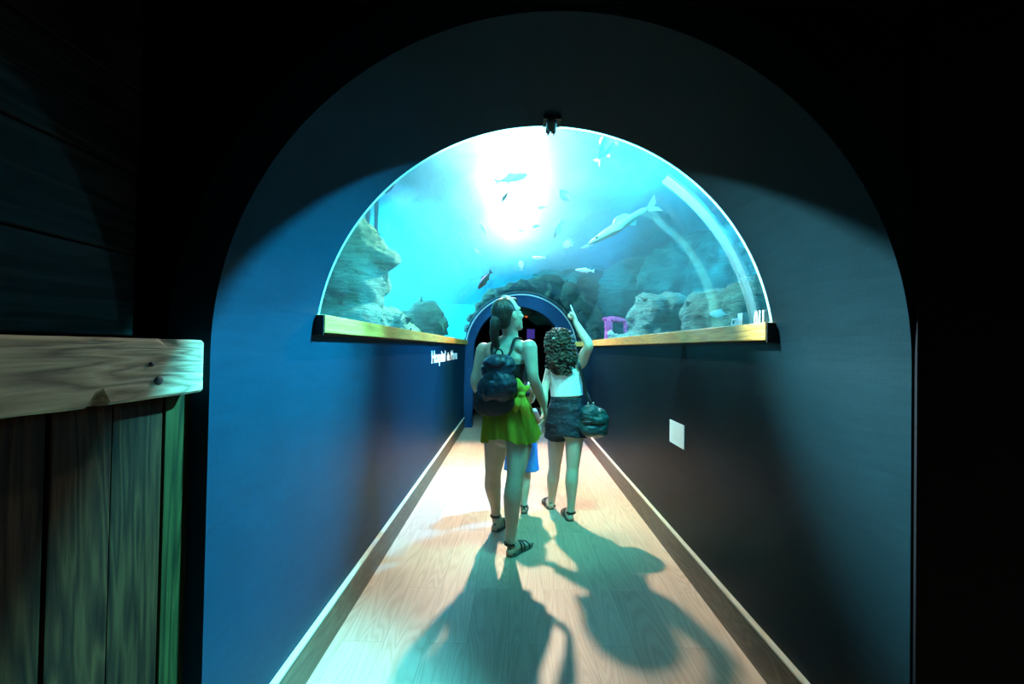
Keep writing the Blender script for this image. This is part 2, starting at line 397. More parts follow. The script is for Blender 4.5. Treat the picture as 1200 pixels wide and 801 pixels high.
for px, py in ((632, 374), (617, 369)):
    p = at(px, py, 10.2); bm = bmesh.new(); tube(bm, [(p.x, 10.2, p.z+.09), (p.x, 10.2, p.z+.03), (p.x, 10.2, p.z-.02)], [.015, .05, .06], 16, round_caps=False)
    o = link('gallery_lamp', bm, M['metal_black'], smooth=True); tag(o, ['right', 'left'][px < 625]+' of the two small orange lamps in the dark gallery', 'lamp')
    bm = bmesh.new(); ell(bm, (p.x, 10.2, p.z-.02), .035); link('bulb', bm, emit('orange_glow', (.9, .18, .04), .8), o, True, world=False)
# tank shell
TL, TR, TB, TT, TY = -3.4, 4.6, .4, 3.75, 11.2
bm = bmesh.new(); box(bm, TL-.1, TL, Y1, TY, TB, TT); struct('wall_tank_left', bm, M['tank'])
bm = bmesh.new(); box(bm, TR, TR+.1, Y1, TY, TB, TT); struct('wall_tank_right', bm, M['tank'])
bm = bmesh.new(); box(bm, TL, TR, TY, TY+.1, TB, TT); 
o = struct('wall_tank_back', bm, M['tank'])
bm = bmesh.new()
prof = [(TL, TB), (XL-.12, TB), (XL-.12, 1.2), (CX-R-.13, CZ)] + arc(CX, CZ, R+.13, 180, 0, 48)[1:-1] + [(CX+R+.13, CZ), (XR+.12, TB), (TR, TB), (TR, TT), (TL, TT)]
extrude_profile(bm, prof, Y1-.06, Y1-.002); struct('wall_tank_front', bm, M['tank'])
bm = bmesh.new(); box(bm, TL, XL-.12, Y1, TY, TB-.1, TB); box(bm, XR+.12, TR, Y1, TY, TB-.1, TB); struct('floor_tank', bm, M['rock_hazed'])
# rippled water surface seen from below
bm = bmesh.new(); nx, ny = 100, 110; gv = []
for j in range(ny+1):
    row = []
    for i in range(nx+1):
        x = TL+(TR-TL)*i/nx; y = Y1+(TY-Y1)*j/ny
        z = TT-.10+.05*noise.noise(Vector((x*1.3, y*1.0, 0)))+.025*noise.noise(Vector((x*3.4+2, y*2.6, 1)))
        for e_, d_ in ((max(0, (y-8.2)/3.0), 1.3), (max(0, (-1.9-x)/1.5), 1.2), (max(0, (x-3.0)/1.6), 1.2)): z -= d_*e_*e_
        row.append(bm.verts.new((x, y, z)))
    gv.append(row)
for j in range(ny):
    for i in range(nx): bm.faces.new((gv[j][i], gv[j][i+1], gv[j+1][i+1], gv[j+1][i]))
struct('ceiling_water', bm, M['surface'], smooth=True)
# the water itself, wrapped round the tube
bm = bmesh.new()
e = .006
prof = [(TL+e, TB+e), (XL-.125, TB+e), (XL-.125, CZ+.02)] + arc(CX, CZ, R+.018, 178, 2, 72) + [(XR+.125, CZ+.02), (XR+.125, TB+e), (TR-e, TB+e), (TR-e, TT-.2), (TL+e, TT-.2)]
extrude_profile(bm, prof, Y1+.01, TY-.02)
o = link('tank_water', bm, M['water']); tag(o, 'clear blue-green water filling the tank around the tunnel', 'water', kind='stuff')
# ---------------------------------------------------------------- timber wall on the near left
PX = -.872
seams = [-.30, -.12, .06, .24, .42, .60, .76, .90, 1.045, 1.20, 1.297]
for a, b in zip(seams, seams[1:]):
    g = .003; bm = bmesh.new(); box(bm, PX-.03, PX+random.uniform(-.004, .004), a+g, b-g, 0, 1.217, .004)
    last = b == seams[-1]
    m = M['plank_green_lit'] if last else M['plank']
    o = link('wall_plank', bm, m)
    names = {0: 'ninth', 1: 'eighth', 2: 'seventh', 3: 'sixth', 4: 'fifth', 5: 'fourth', 6: 'third', 7: 'second', 8: 'first'}
    i = seams.index(a)
    if last: lab = 'narrow plank, greenish from the light put in its colour, at the very end of the timber cladding'
    elif i == 8: lab = 'broad brown plank next to the narrow greenish end plank, under the beam'
    elif i == 7: lab = 'red-brown plank with a pale right edge, second broad plank from the end'
    elif i == 6: lab = 'dark red-brown plank at the left edge of the photo under the beam'
    else: lab = 'upright stained plank of the cladding beside the viewer, outside the frame'
    tag(o, lab, 'plank', 'upright planks under the timber beam')
# dark post behind the planks
bm = bmesh.new(); box(bm, PX-.14, PX-.031, -.3, 1.29, 0, 1.215); struct('wall_cladding', bm, M['sill_dark'])
# the beam
bm = bmesh.new()
ny, prof = 90, []
yA, yB, x0, x1, z0, z1 = -.3, 1.262, -.90, -.815, 1.221, 1.358
rings = []
for j in range(ny+1):
    y = yA+(yB-yA)*j/ny
    n1 = noise.noise(Vector((y*9, 0, 3)))*.003
    zt, zb = z1+n1, z0+noise.noise(Vector((y*7, 4, 0)))*.003
    xf = x1+noise.noise(Vector((y*6, 1, 9)))*.002
    chip = 0
    if .92 < y < .965: chip = .022*math.sin((y-.92)/.045*PI)       # broken-off chips
    chip2 = .014*math.sin((y-1.10)/.05*PI) if 1.10 < y < 1.15 else 0
    if j in (0, ny): n_ = .006
    else: n_ = 0
    b = .006
    P = [(x0, zb), (xf-b-chip, zb), (xf-chip*.6, zb+b+chip), (xf, zb+b+chip*1.5+.001), (xf, zt-b-chip2), (xf-b-chip2, zt), (x0, zt)]
    rings.append([bm.verts.new((x-(n_ if x > x0 else -n_), y, z)) for x, z in P])
for a, b in zip(rings, rings[1:]):
    for k in range(7): bm.faces.new((a[k], a[(k+1) % 7], b[(k+1) % 7], b[k]))
bm.faces.new(rings[0][::-1]); bm.faces.new(rings[-1])
o = link('timber_beam', bm, M['beam']); tag(o, 'weathered grey-brown timber beam with knots and chipped edges, on the left', 'beam')
# knots with rings on the beam face
for y, z, r in ((1.075, 1.300, .007), (1.098, 1.262, .013)):
    bm = bmesh.new(); ell(bm, (x1+.0005, y, z), (.0035, r, r*.8)); link('knot', bm, M['sill_dark'], o, smooth=True, world=False)
# dark boards above the beam
zz = 1.362
k = 0
ords = ['lowest', 'second', 'third', 'fourth', 'fifth', 'sixth', 'seventh', 'eighth']
while zz < 3.0:
    bm = bmesh.new(); h = .205; box(bm, -1.0, -.955+random.uniform(-.004, .004), -.3, 1.20, zz+.002, zz+h-.002, .004)
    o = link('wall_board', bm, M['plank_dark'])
    tag(o, ('lowest' if k == 0 else ords[min(k, 7)]+' from the beam of the')+(' of the' if k == 0 else '')+' dark horizontal boards above the timber beam', 'board', 'dark boards above the timber beam')
    zz += h; k += 1
# ---------------------------------------------------------------- spotlight at the crown of the vault
rt = empty('ceiling_camera', (CX+.01, 1.93, CZ+R-.004), 'small black twin-barrel camera on a bracket at the crown of the arch', 'camera')
bx, by, bz = CX+.01, 1.93, CZ+R
bm = bmesh.new(); ring_band(bm, CX, CZ, R-.016, R-.001, 87.2, 91.4, 1.88, 1.955, 8); link('mounting_plate', bm, M['metal_black'], rt)
bm = bmesh.new(); tube(bm, [(bx, 1.90, bz-.01), (bx, 1.92, bz-.03)], [.022, .02]); link('bracket', bm, M['metal_black'], rt, True)
for dx in (-.011, .011):
    bm = bmesh.new(); tube(bm, [(bx+dx, 1.91, bz-.02), (bx+dx, 1.955, bz-.036)], [.010, .010]); 
    b_ = link('barrel', bm, M['metal_black'], rt, True)
    bm = bmesh.new(); ell(bm, (bx+dx, 1.955, bz-.045), (.006, .006, .006)); link('lens', bm, M['buckle'], rt, True)
# white card on right wall
a, b = at(785, 502, 3.2), at(803, 502, 3.0)
ya, yb = XR*F/(602+0-602+201.5), XR*F/184.5
bm = bmesh.new(); box(bm, XR-.004, XR, ya, yb, .735, .885); o = link('wall_card', bm, M['card']); tag(o, 'small blank white card fixed to the right wall below the rail', 'sign')
# lettering
def text(name, s, size, loc, rot, m, label, cat, ext=.002, sx=1):
    cu = bpy.data.curves.new(name, 'FONT'); cu.body = s; cu.size = size; cu.extrude = ext; cu.offset = size*.012
    o = bpy.data.objects.new(name, cu); C.objects.link(o); dg = bpy.context.evaluated_depsgraph_get(); dg.update()
    me = bpy.data.meshes.new_from_object(o.evaluated_get(dg)); bpy.data.objects.remove(o)
    me.transform(Matrix.Diagonal((sx, 1, 1, 1)))
    o = link(name, me, m); o.location = loc; o.rotation_euler = rot; return tag(o, label, cat)
wl = empty('wall_lettering', (XL+.002, 4.80, 1.185), 'white lettering on the blue left wall under the rail', 'lettering')
for wd, yy in (('Hospital', 4.80), ('de', 5.93), ('Mares', 6.28)):
    o = text('word', wd, .185 if wd != 'de' else .15, (XL+.002, yy, 1.185), (PI/2, 0, PI/2), M['letter'], None, None, sx=1.6)
    o.parent = wl; o.matrix_parent_inverse = Matrix.Translation(wl.location).inverted()
g = lambda y: 0
tx = CX+math.sqrt(R*R-(1.50-CZ)**2)-.004
text('window_lettering', 'calll', .085, (tx-.002, 2.33, 1.474), (PI/2, 0, -PI/2), M['letter'], 'white outlined letters on the clear wall, the word farther from the viewer', 'lettering', sx=.9)
text('window_lettering', '011', .10, (tx-.002, 2.105, 1.462), (PI/2, 0, -PI/2), M['letter'], 'white numerals on the clear wall at the near end of the right rail', 'lettering', sx=.6)
#PART2BEGIN
# ---------------------------------------------------------------- rocks in the tank
def rock(name, ells, m, label, voxel=.035, amp=.09, fr=2.2, seed=0, steps=.0):
    bm = bmesh.new()
    for c, r in ells:
        rot = Euler((random.uniform(-.3, .3), random.uniform(-.3, .3), random.uniform(0, 3))).to_matrix() if steps == 0 else None
        ell(bm, c, r, None, 16)
    me = remesh(bm, voxel, 1)
    off = Vector((seed*3.1, seed*1.7, seed))
    for v in me.vertices:
        p = v.co
        q = Vector((p.x*fr, p.y*fr, p.z*fr*1.6)) + off
        n_ = noise.fractal(q, .8, 2.1, 5)
        st = abs(noise.noise(Vector((p.x*1.2, p.y*1.2, p.z*7))+off))
        v.co = p + v.normal*(amp*n_ - amp*.6*st)
    o = link(name, me, m, smooth=True); tag(o, label, 'rock'); return o
A = at
rock('rock', [(A(405, 330, 4.8), (.42, .5, .5)), (A(380, 300, 4.8), (.45, .5, .46)), (A(428, 300, 4.8), (.26, .35, .25)), (A(448, 304, 4.8), (.17, .25, .12)),
              (A(400, 385, 4.8), (.5, .55, .35)), (A(345, 330, 4.8), (.6, .6, .75)), (A(440, 372, 5.2), (.36, .4, .15)), (A(400, 440, 4.9), (.50, .6, .6)), (A(398, 278, 4.8), (.36, .4, .30)), (A(425, 285, 4.8), (.22, .3, .22)), (A(455, 395, 5.4), (.42, .4, .22))],
     M['rock'], 'large olive-green rock with an overhanging top behind the left glass', .03, .07, 2.4, 1)
rock('rock', [(A(500, 372, 7.4), (.26, .4, .27)), (A(492, 366, 7.4), (.14, .3, .22)), (A(468, 380, 7.2), (.38, .4, .18)), (A(518, 384, 7.5), (.10, .3, .16)), (A(490, 420, 7.4), (.42, .5, .5))],
     M['rock'], 'small rounded olive rock standing past the overhanging rock, behind the left rail', .03, .06, 3.2, 2)
pts = []
for k in range(13):
    a = math.radians(172-k*12); r = 1.00+.012*k; q_ = .06+.014*k; pts.append(((CX+r*math.cos(a), 8.62, CZ+r*math.sin(a)+.02), (q_, .25, q_)))
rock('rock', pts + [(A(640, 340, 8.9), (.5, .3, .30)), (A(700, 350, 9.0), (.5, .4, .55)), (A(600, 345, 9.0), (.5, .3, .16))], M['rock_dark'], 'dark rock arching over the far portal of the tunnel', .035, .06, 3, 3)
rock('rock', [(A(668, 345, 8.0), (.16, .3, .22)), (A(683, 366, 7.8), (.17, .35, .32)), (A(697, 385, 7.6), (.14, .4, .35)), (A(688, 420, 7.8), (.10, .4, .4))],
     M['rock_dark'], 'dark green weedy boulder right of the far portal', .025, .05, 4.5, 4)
rock('rock', [(A(700, 362, 9.6), (1.0, .5, .80)), (A(760, 360, 8.8), (1.1, .6, 1.0)), (A(815, 350, 8.0), (1.0, .7, 1.1)), (A(870, 345, 7.2), (.9, .8, 1.1)), (A(920, 340, 6.4), (.7, .9, 1.1)), (A(660, 350, 10.2), (1.2, .5, .6))],
     M['rock_hazed'], 'long high rock ledge across the back right of the tank', .05, .12, 1.6, 5)
rock('rock', [(A(760, 372, 5.6), (.22, .4, .30)), (A(785, 370, 5.6), (.22, .4, .28)), (A(775, 415, 5.6), (.45, .5, .5)), (A(735, 415, 5.9), (.3, .5, .28))],
     M['rock_hazed'], 'squarish haze-tinted boulder behind the middle of the right rail', .03, .06, 3.2, 6)
rock('rock', [(A(840, 372, 4.9), (.36, .5, .32)), (A(890, 372, 4.4), (.45, .5, .40)), (A(950, 380, 4.2), (.6, .6, .5)), (A(860, 420, 4.7), (.5, .5, .4))],
     M['rock_hazed'], 'broad haze-tinted rock behind the near end of the right rail', .035, .07, 2.4, 7)
# pipes behind the big rock
for i, (px, r) in enumerate(((431, .035), (441, .03))):
    p = A(px, 250, 6.6); bm = bmesh.new(); tube(bm, [(p.x, p.y, 1.0), (p.x, p.y, 3.6)], [r, r], 16, round_caps=False)
    for z in (1.6, 2.9): tube(bm, [(p.x, p.y, z), (p.x, p.y, z+.05)], [r*1.3]*2, 16, round_caps=False)
    o = link('upright_pipe', bm, M['pvc'], smooth=True); tag(o, ['left of the two grey upright pipes behind the overhanging rock', 'right of the two grey upright pipes behind the overhanging rock'][i], 'pipe')
# solid pink shape built in place of a reflection in the acrylic
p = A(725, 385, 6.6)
rt = empty('pink_reflection', (p.x, p.y, p.z-.12), 'pink table-like shape with a white edge, standing for a reflection, just above the right rail', 'reflection')
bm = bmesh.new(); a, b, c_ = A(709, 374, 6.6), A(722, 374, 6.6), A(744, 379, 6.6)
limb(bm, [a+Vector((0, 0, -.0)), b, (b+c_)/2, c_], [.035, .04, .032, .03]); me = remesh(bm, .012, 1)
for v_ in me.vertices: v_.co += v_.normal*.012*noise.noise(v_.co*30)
link('top_slab', me, M['reflection'], rt, True)
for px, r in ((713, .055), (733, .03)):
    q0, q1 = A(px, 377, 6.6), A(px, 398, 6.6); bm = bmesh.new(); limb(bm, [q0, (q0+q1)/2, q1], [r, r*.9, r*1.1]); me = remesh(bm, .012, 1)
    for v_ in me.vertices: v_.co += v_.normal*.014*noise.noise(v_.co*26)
    link('stem', me, M['reflection'], rt, True)
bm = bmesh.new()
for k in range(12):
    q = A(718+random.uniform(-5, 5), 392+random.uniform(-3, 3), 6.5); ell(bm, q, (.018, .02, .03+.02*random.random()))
link('white_tuft', remesh(bm, .01, 1), M['reflection_white'], rt, True)
# ---------------------------------------------------------------- fish
def fish(px, py, d, lpx, ang, tall, body_m, fin_m, label, belly=None, name='fish', yaw=0.0, fins=True, group=None, species='round'):
    """head points to screen angle ang (deg, ccw from right)"""
    L = lpx*d/F; c = A(px, py, d)
    rt = empty(name, tuple(c), label, 'fish', group)
    a = math.radians(ang); hd = Vector((math.cos(a)*math.cos(yaw), math.sin(yaw), math.sin(a)*math.cos(yaw))).normalized()
    up = Vector((0, 0, 1)); up = (up-hd*up.dot(hd)); up = up.normalized() if up.length > .2 else Vector((-1, 0, 0)); side = hd.cross(up)
    Rm = Matrix((hd, side, up)).transposed()
    def P(x, y, z): return c + Rm @ Vector((x*L, y*L, z*L))
    st = [(-.38, .018, .022), (-.30, .03, .05), (-.15, .06, tall*.75), (.05, .08, tall), (.22, .085, tall*.92), (.36, .06, tall*.62), (.45, .035, tall*.36), (.49, .015, tall*.12)]
    bm = bmesh.new(); pts = spline([P(x, 0, .01 if x < 0 else 0) for x, _, _ in st], 3); rr = lerps([(w_*L, h_*L) for _, w_, h_ in st], 3)
    tube(bm, pts, rr, 14, ref=side, round_caps=False)
    body = link('body', bm, body_m, rt, True)
    def fin(nm, outline, th=.006, m=fin_m):
        b = bmesh.new(); A_, B_ = [], []
        cc = sum((Vector(q) for q in outline), Vector())/len(outline)
        nrm = (Vector(outline[1])-Vector(outline[0])).cross(Vector(outline[2])-Vector(outline[0])).normalized()
        for q in outline:
            A_.append(b.verts.new(P(*(Vector(q)+nrm*th)))); B_.append(b.verts.new(P(*(Vector(q)-nrm*th))))
        n = len(outline); b.faces.new(A_); b.faces.new(B_[::-1])
        for k in range(n): b.faces.new((A_[k], B_[k], B_[(k+1) % n], A_[(k+1) % n]))
        link(nm, b, m, rt)
    t = tall
    fin('tail_fin', [(-.36, 0, .02), (-.44, 0, .07), (-.54, 0, .13), (-.50, 0, .02), (-.45, 0, .0), (-.50, 0, -.03), (-.53, 0, -.11), (-.43, 0, -.05), (-.36, 0, -.02)])
    if fins:
        fin('dorsal_fin', [(.12, 0, t*.9), (.02, 0, t+.06), (-.10, 0, t+.045), (-.16, 0, t*.7), (0, 0, t*.8)])
        fin('anal_fin', [(-.06, 0, -t*.8), (-.14, 0, -t-.03), (-.20, 0, -t*.6), (-.12, 0, -t*.5)])
        for s in (1, -1):
            fin('pectoral_fin', [(.22, s*.07, -t*.3), (.14, s*.17, -t*.7), (.06, s*.15, -t*.75), (.14, s*.07, -t*.4)])
            b = bmesh.new(); ell(b, P(.37, s*.052, t*.18), L*.016, seg=10); link('eye', b, M['metal_black'], rt, True)
    return rt
FG = plain('green_fish_skin', (.012, .04, .02), .7)
S, D, Pl, Yw = M['fish_silver'], M['fish_dark'], M['fish_pale'], M['fish_yellow']
fish(729, 263, 3.7, 94, 211, .062, Pl, Pl, 'large long slender silver fish swimming down to the left, above the right rail', species='long')
fish(711, 171, 2.75, 56, 62, .17, FG, Yw, 'greenish fish with yellow fins at the very top of the glass, by the arch', yaw=.3)
fish(663, 230, 4.2, 24, 130, .24, S, Pl, 'pale rounded fish right of the white glow, above a thin diving one', yaw=.4)
fish(655, 267, 4.4, 28, 245, .10, S, Pl, 'thin silver fish nosing steeply down, right of the white glow')
fish(665, 287, 4.0, 17, 160, .26, Pl, Pl, 'small chunky white fish seen from below, left of the long slender fish', yaw=.9)
fish(687, 289, 4.2, 15, 195, .12, S, Pl, 'tiny silver fish under the nose of the long slender fish')
fish(685, 317, 5.0, 22, 178, .11, Pl, Pl, 'slim white fish lying level just above the rock ledge')
fish(631, 302, 5.2, 16, 182, .13, Pl, Pl, 'slim white fish lying level below the white glow', fins=False)
fish(635, 243, 5.6, 13, 185, .2, Pl, Pl, 'faint pale fish at the right edge of the white glow', fins=False)
fish(629, 265, 5.0, 11, 190, .2, S, Pl, 'faint greyish fish below another at the right edge of the white glow', fins=False)
fish(611, 270, 5.0, 8, 182, .2, Pl, Pl, 'tiny white speck of a fish in the lower part of the white glow', fins=False)
fish(591, 232, 4.6, 16, 60, .13, D, D, 'small dark fish pointing up inside the white glow')
fish(568, 328, 5.6, 26, 232, .15, D, D, 'dark fish with a pale flank nosing down left of the far portal', yaw=.2)
fish(559, 296, 5.2, 11, 130, .2, S, Pl, 'small pale fish above the dark fish left of the portal', fins=False)
fish(566, 268, 4.8, 14, 120, .14, Pl, Pl, 'faint pale fish left of the white glow, above a second small one', fins=False)
fish(611, 311, 5.6, 11, 100, .28, Pl, Pl, 'small bright upright fish directly above the far portal', fins=False)
fish(843, 368, 3.6, 22, 175, .24, Pl, S, 'bright white fish just above the near half of the right rail', yaw=.4)
fish(875, 326, 3.3, 18, 182, .10, Pl, Pl, 'thin white fish near the right edge of the glass')
fish(600, 209, 5.4, 40, 15, .12, S, S, 'big ghostly fish almost lost in the white glow')
# ---------------------------------------------------------------- people
def hand(bm, wrist, fwd, palm_n, scale=1.0, curl=(.5, .5, .5, .5), thumb_side=1, thumb_curl=.4):
    f = Vector(fwd).normalized(); n = Vector(palm_n); n = (n-f*n.dot(f)).normalized(); s = f.cross(n)*thumb_side
    w = Vector(wrist); k = scale
    tube(bm, [w-f*.01*k, w+f*.03*k, w+f*.065*k, w+f*.088*k], [(.024*k, .019*k), (.033*k, .018*k), (.038*k, .016*k), (.034*k, .012*k)], 12, ref=s)
    for i, (off, ln) in enumerate(((.027, .075), (.009, .083), (-.009, .077), (-.026, .060))):
        c = curl[i]; p = w+f*.085*k+s*off*k; pts = [p-f*.02*k, p]; dirv = f.copy(); a = 0
        for seg in (.45, .32, .23):
            a += c*1.1; dv = f*math.cos(a)+n*math.sin(a); p = p+dv*ln*seg*k; pts.append(p)
        tube(bm, pts, [.009*k, .0095*k, .0088*k, .008*k, .0068*k], 8)
    p = w+f*.03*k+s*.028*k; d1 = (f*.6+s*.7+n*.25*thumb_curl).normalized(); d2 = (f*.9+s*.2+n*.6*thumb_curl).normalized()
    tube(bm, [p-s*.012*k, p, p+d1*.032*k, p+d1*.032*k+d2*.03*k], [.013*k, .0125*k, .011*k, .008*k], 8)
def foot(bm, ankle, heel, toe, k=1.0):
    an, h, t = Vector(ankle), Vector(heel), Vector(toe); f = (t-h); f.z = 0; L = f.length; f.normalize(); s = Vector((f.y, -f.x, 0))
    h = Vector((h.x, h.y, .03)); 
    limb(bm, [h+Vector((0, 0, .0)), h+f*L*.3+Vector((0, 0, .012)), h+f*L*.62+Vector((0, 0, 0)), h+f*L*.82-Vector((0, 0, .010))],
         [(.030*k, .028*k), (.033*k, .032*k), (.043*k, .021*k), (.036*k, .012*k)], 3, ref=s)
    limb(bm, [an, an*.5+(h+f*L*.10)*.5+Vector((0, 0, .01)), h+f*L*.16], [.034*k, .034*k, .030*k], 3)
    limb(bm, [an, h+f*L*.32+Vector((0, 0, .02))], [.03*k, .028*k], 3)
    for i in range(5):
        p = h+f*L*(.80-.025*i*(1 if i else 0))+s*(.028-.015*i)*k; tube(bm, [p, p+f*L*.12-Vector((0, 0, .004)), p+f*L*(.17-.012*i)-Vector((0, 0, .008))], [.0115*k if i else .014*k]*3, 7)
def sandal(parent, heel, toe, ankle, k=1.0, label=None):
    h, t = Vector(heel), Vector(toe); f = (t-h); f.z = 0; L = f.length; f.normalize(); s = Vector((f.y, -f.x, 0)); h.z = 0
    bm = bmesh.new(); out = []
    for u, w_ in ((-.06, .018), (-.02, .03), (.10, .036), (.35, .034), (.6, .044), (.8, .046), (.95, .036), (1.03, .018)): out.append((u, w_*k))
    ring = [h+f*L*u+s*w_ for u, w_ in out] + [h+f*L*u-s*w_ for u, w_ in out[::-1]]
    a = [bm.verts.new(p+Vector((0, 0, .002))) for p in ring]; b = [bm.verts.new(p+Vector((0, 0, .020))) for p in ring]; n = len(ring)
    bm.faces.new(a[::-1]); bm.faces.new(b)
    for i in range(n): bm.faces.new((a[i], a[(i+1) % n], b[(i+1) % n], b[i]))
    sh = link('sandal', bm, M['sole'], parent); 
    if label: sh['label'] = label
    def strap(pts, r=(.009, .0025)):
        bm = bmesh.new(); pp = spline(pts, 4); tube(bm, pp, [r]*len(pp), 8, ref=f); q = link('strap', bm, M['leather'], sh, True, world=False); q.matrix_parent_inverse = Matrix(); q.parent = sh
    for u, hh, ww in ((.72, .052, .045), (.50, .068, .04), (.36, .080, .038)):
        c = h+f*L*u; strap([c+s*ww*k+Vector((0, 0, .01)), c+s*ww*.85*k+Vector((0, 0, hh*.7)), c+Vector((0, 0, hh)), c-s*ww*.85*k+Vector((0, 0, hh*.7)), c-s*ww*k+Vector((0, 0, .01))])
    c = Vector(ankle)-Vector((0, 0, .012)); r = .039*k
    strap([c+f*r*math.cos(a_)+s*r*math.sin(a_) for a_ in [i*2*PI/10 for i in range(11)]], (.003, .009))
    c2 = h+f*L*.02+Vector((0, 0, .02)); strap([c2+s*.03*k, c2-f*.014+Vector((0, 0, .04)), c2-s*.03*k])
    bm = bmesh.new(); q = c+s*r; ell(bm, q, .008, seg=8); o = link('buckle', bm, M['buckle'], sh, True, world=False); o.matrix_parent_inverse = Matrix()
def head(bm, c, f, u, k=1.0):
    f = Vector(f).normalized(); u = Vector(u); u = (u-f*u.dot(f)).normalized(); s = f.cross(u)
    Rm = Matrix((s, f, u)).transposed(); c = Vector(c)
    P = lambda x, y, z: c + Rm @ Vector((x*k, y*k, z*k))
    ell(bm, P(0, -.012, .022), (.074*k, .092*k, .090*k), Rm); ell(bm, P(0, .025, -.035), (.056*k, .062*k, .075*k), Rm)
    ell(bm, P(0, .068, -.088), (.024*k, .022*k, .020*k), Rm); ell(bm, P(0, .070, .035), (.050*k, .018*k, .016*k), Rm)
    tube(bm, [P(0, .080, .022), P(0, .098, -.004), P(0, .106, -.022), P(0, .090, -.032)], [.009*k, .011*k, .015*k, .012*k], 8)
    ell(bm, P(0, .084, -.055), (.023*k, .010*k, .007*k), Rm); ell(bm, P(0, .082, -.067), (.020*k, .010*k, .008*k), Rm)
    for q in (1, -1):
        ell(bm, P(q*.034, .058, -.018), (.022*k, .024*k, .02*k), Rm)
        ell(bm, P(q*.076, -.004, -.005), (.008*k, .018*k, .030*k), Rm)
    return P, Rm
def eyes(parent, P, Rm, k=1.0):
    for q in (1, -1):
        bm = bmesh.new(); ell(bm, P(q*.030, .073, .008), (.013*k, .009*k, .008*k), Rm, 10); e_ = link('eye', bm, M['eye'], parent, True)
# ---- woman in the lime skirt
k = 1.0
base = A(592, 640, 3.25); base.z = 0
W = empty('person', tuple(base), 'woman in a lime green skirt and sandals, seen from behind, head turned right', 'person')
shL, shR = A(567, 410, 3.30), A(620, 407, 3.14)
sx = (shR-shL).normalized(); fx = Vector((0, 0, 1)).cross(sx).normalized()   # forward
pel = A(596, 492, 3.25); wai = A(592, 452, 3.24); rib = A(592, 432, 3.23); che = A(593, 416, 3.22); top = A(595, 405, 3.21); nk = A(598, 397, 3.20)
headc = A(596, 370, 3.16)
kR, aR, hR = A(604, 558, 3.14), A(598, 634, 3.14), A(598, 648, 3.12)
kL, aL, hL = A(578, 553, 3.42), A(581, 602, 3.56), A(580, 617, 3.54)
hR.z = hL.z = 0; tR = hR+Vector((.13, .19, 0)); tL = hL+Vector((.12, .19, 0))
bm = bmesh.new()
limb(bm, [pel-Vector((0, 0, .10)), pel, wai, rib, che, top, nk], [(.13, .09), (.172, .112), (.122, .085), (.138, .095), (.152, .098), (.120, .070), (.060, .058)], 4, n=24, ref=sx)
limb(bm, [top-fx*.005, nk+Vector((0, 0, .02)), headc-Vector((0, 0, .04))], [.066, .053, .050], 4)
limb(bm, [shL+sx*.05, top+Vector((0, 0, .0)), shR-sx*.05], [(.05, .055), (.06, .06), (.05, .055)], 4, ref=Vector((0, 0, 1)))
eR, wR = A(625, 442, 3.10), A(637, 474, 3.22)
eL, wL = A(557, 447, 3.34), A(568, 474, 3.46)
for sh, el, wr in ((shR, eR, wR), (shL, eL, wL)):
    limb(bm, [sh-Vector((0, 0, .0)), sh*.45+el*.55, el, el*.6+wr*.4, wr], [.055, .043, .036, .037, .024], 5)
hipR, hipL = A(610, 497, 3.22), A(583, 497, 3.29)
for hp, kn, an in ((hipR, kR, aR), (hipL, kL, aL)):
    calf = kn*.68+an*.32-fx*.018
    limb(bm, [hp, hp*.5+kn*.5+fx*.006, kn, calf, kn*.25+an*.75, an], [.100, .083, .057, .060, .040, .034], 5, n=18)
foot(bm, aR, hR, tR); foot(bm, aL, hL, tL)
hand(bm, wR, (wR-eR).normalized()+Vector((0, .3, -.3)), (-1, .2, 0), .95, (.35, .4, .45, .5), 1)
hand(bm, wL, (.8, .3, -.5), (0, -.4, -1), .95, (.3, .3, .35, .4), 1)
ff = Vector((.80, .56, .22)); PP, Rm = head(bm, headc, ff, Vector((-.25, -.1, 1)), 1.02)
body = link('body', remesh(bm, .0062, 4), M['skin'], W, True); eyes(W, PP, Rm)
# hair with low ponytail
bm = bmesh.new(); ell(bm, PP(0, -.026, .036), (.082, .093, .090), Rm); ell(bm, PP(0, -.055, .0), (.074, .062, .080), Rm); ell(bm, PP(0, .035, .088), (.060, .045, .028), Rm)
limb(bm, [PP(0, -.10, -.02), PP(0, -.125, -.06), PP(-.03, -.12, -.11), PP(-.055, -.10, -.17), PP(-.06, -.07, -.23)], [.045, .032, .030, .024, .010], 5)
link('hair', remesh(bm, .006, 2), M['hair_dark'], W, True)
bm = bmesh.new(); q = PP(0, -.112, -.035); ell(bm, q, (.03, .03, .014)); link('hair_tie', bm, M['white'], W, True)
# headband
bm = bmesh.new(); rr = []
tube(bm, [PP(.088*math.cos(a), .015-.02*math.sin(a), .036+.096*math.sin(a)) for a in [PI*(i/16)-.0 for i in range(17)]], [(.013, .004)]*17, 8, ref=Rm@Vector((0, 1, 0)))
link('hair_band', bm, M['white'], W, True)
# camisole
bm = bmesh.new(); limb(bm, [wai-Vector((0, 0, .10)), wai, rib, A(592, 424, 3.225)], [(.168, .116), (.134, .097), (.150, .107), (.156, .108)], 5, n=32, ref=sx, round_caps=False)
link('camisole', bm, M['blackcloth'], W, True)
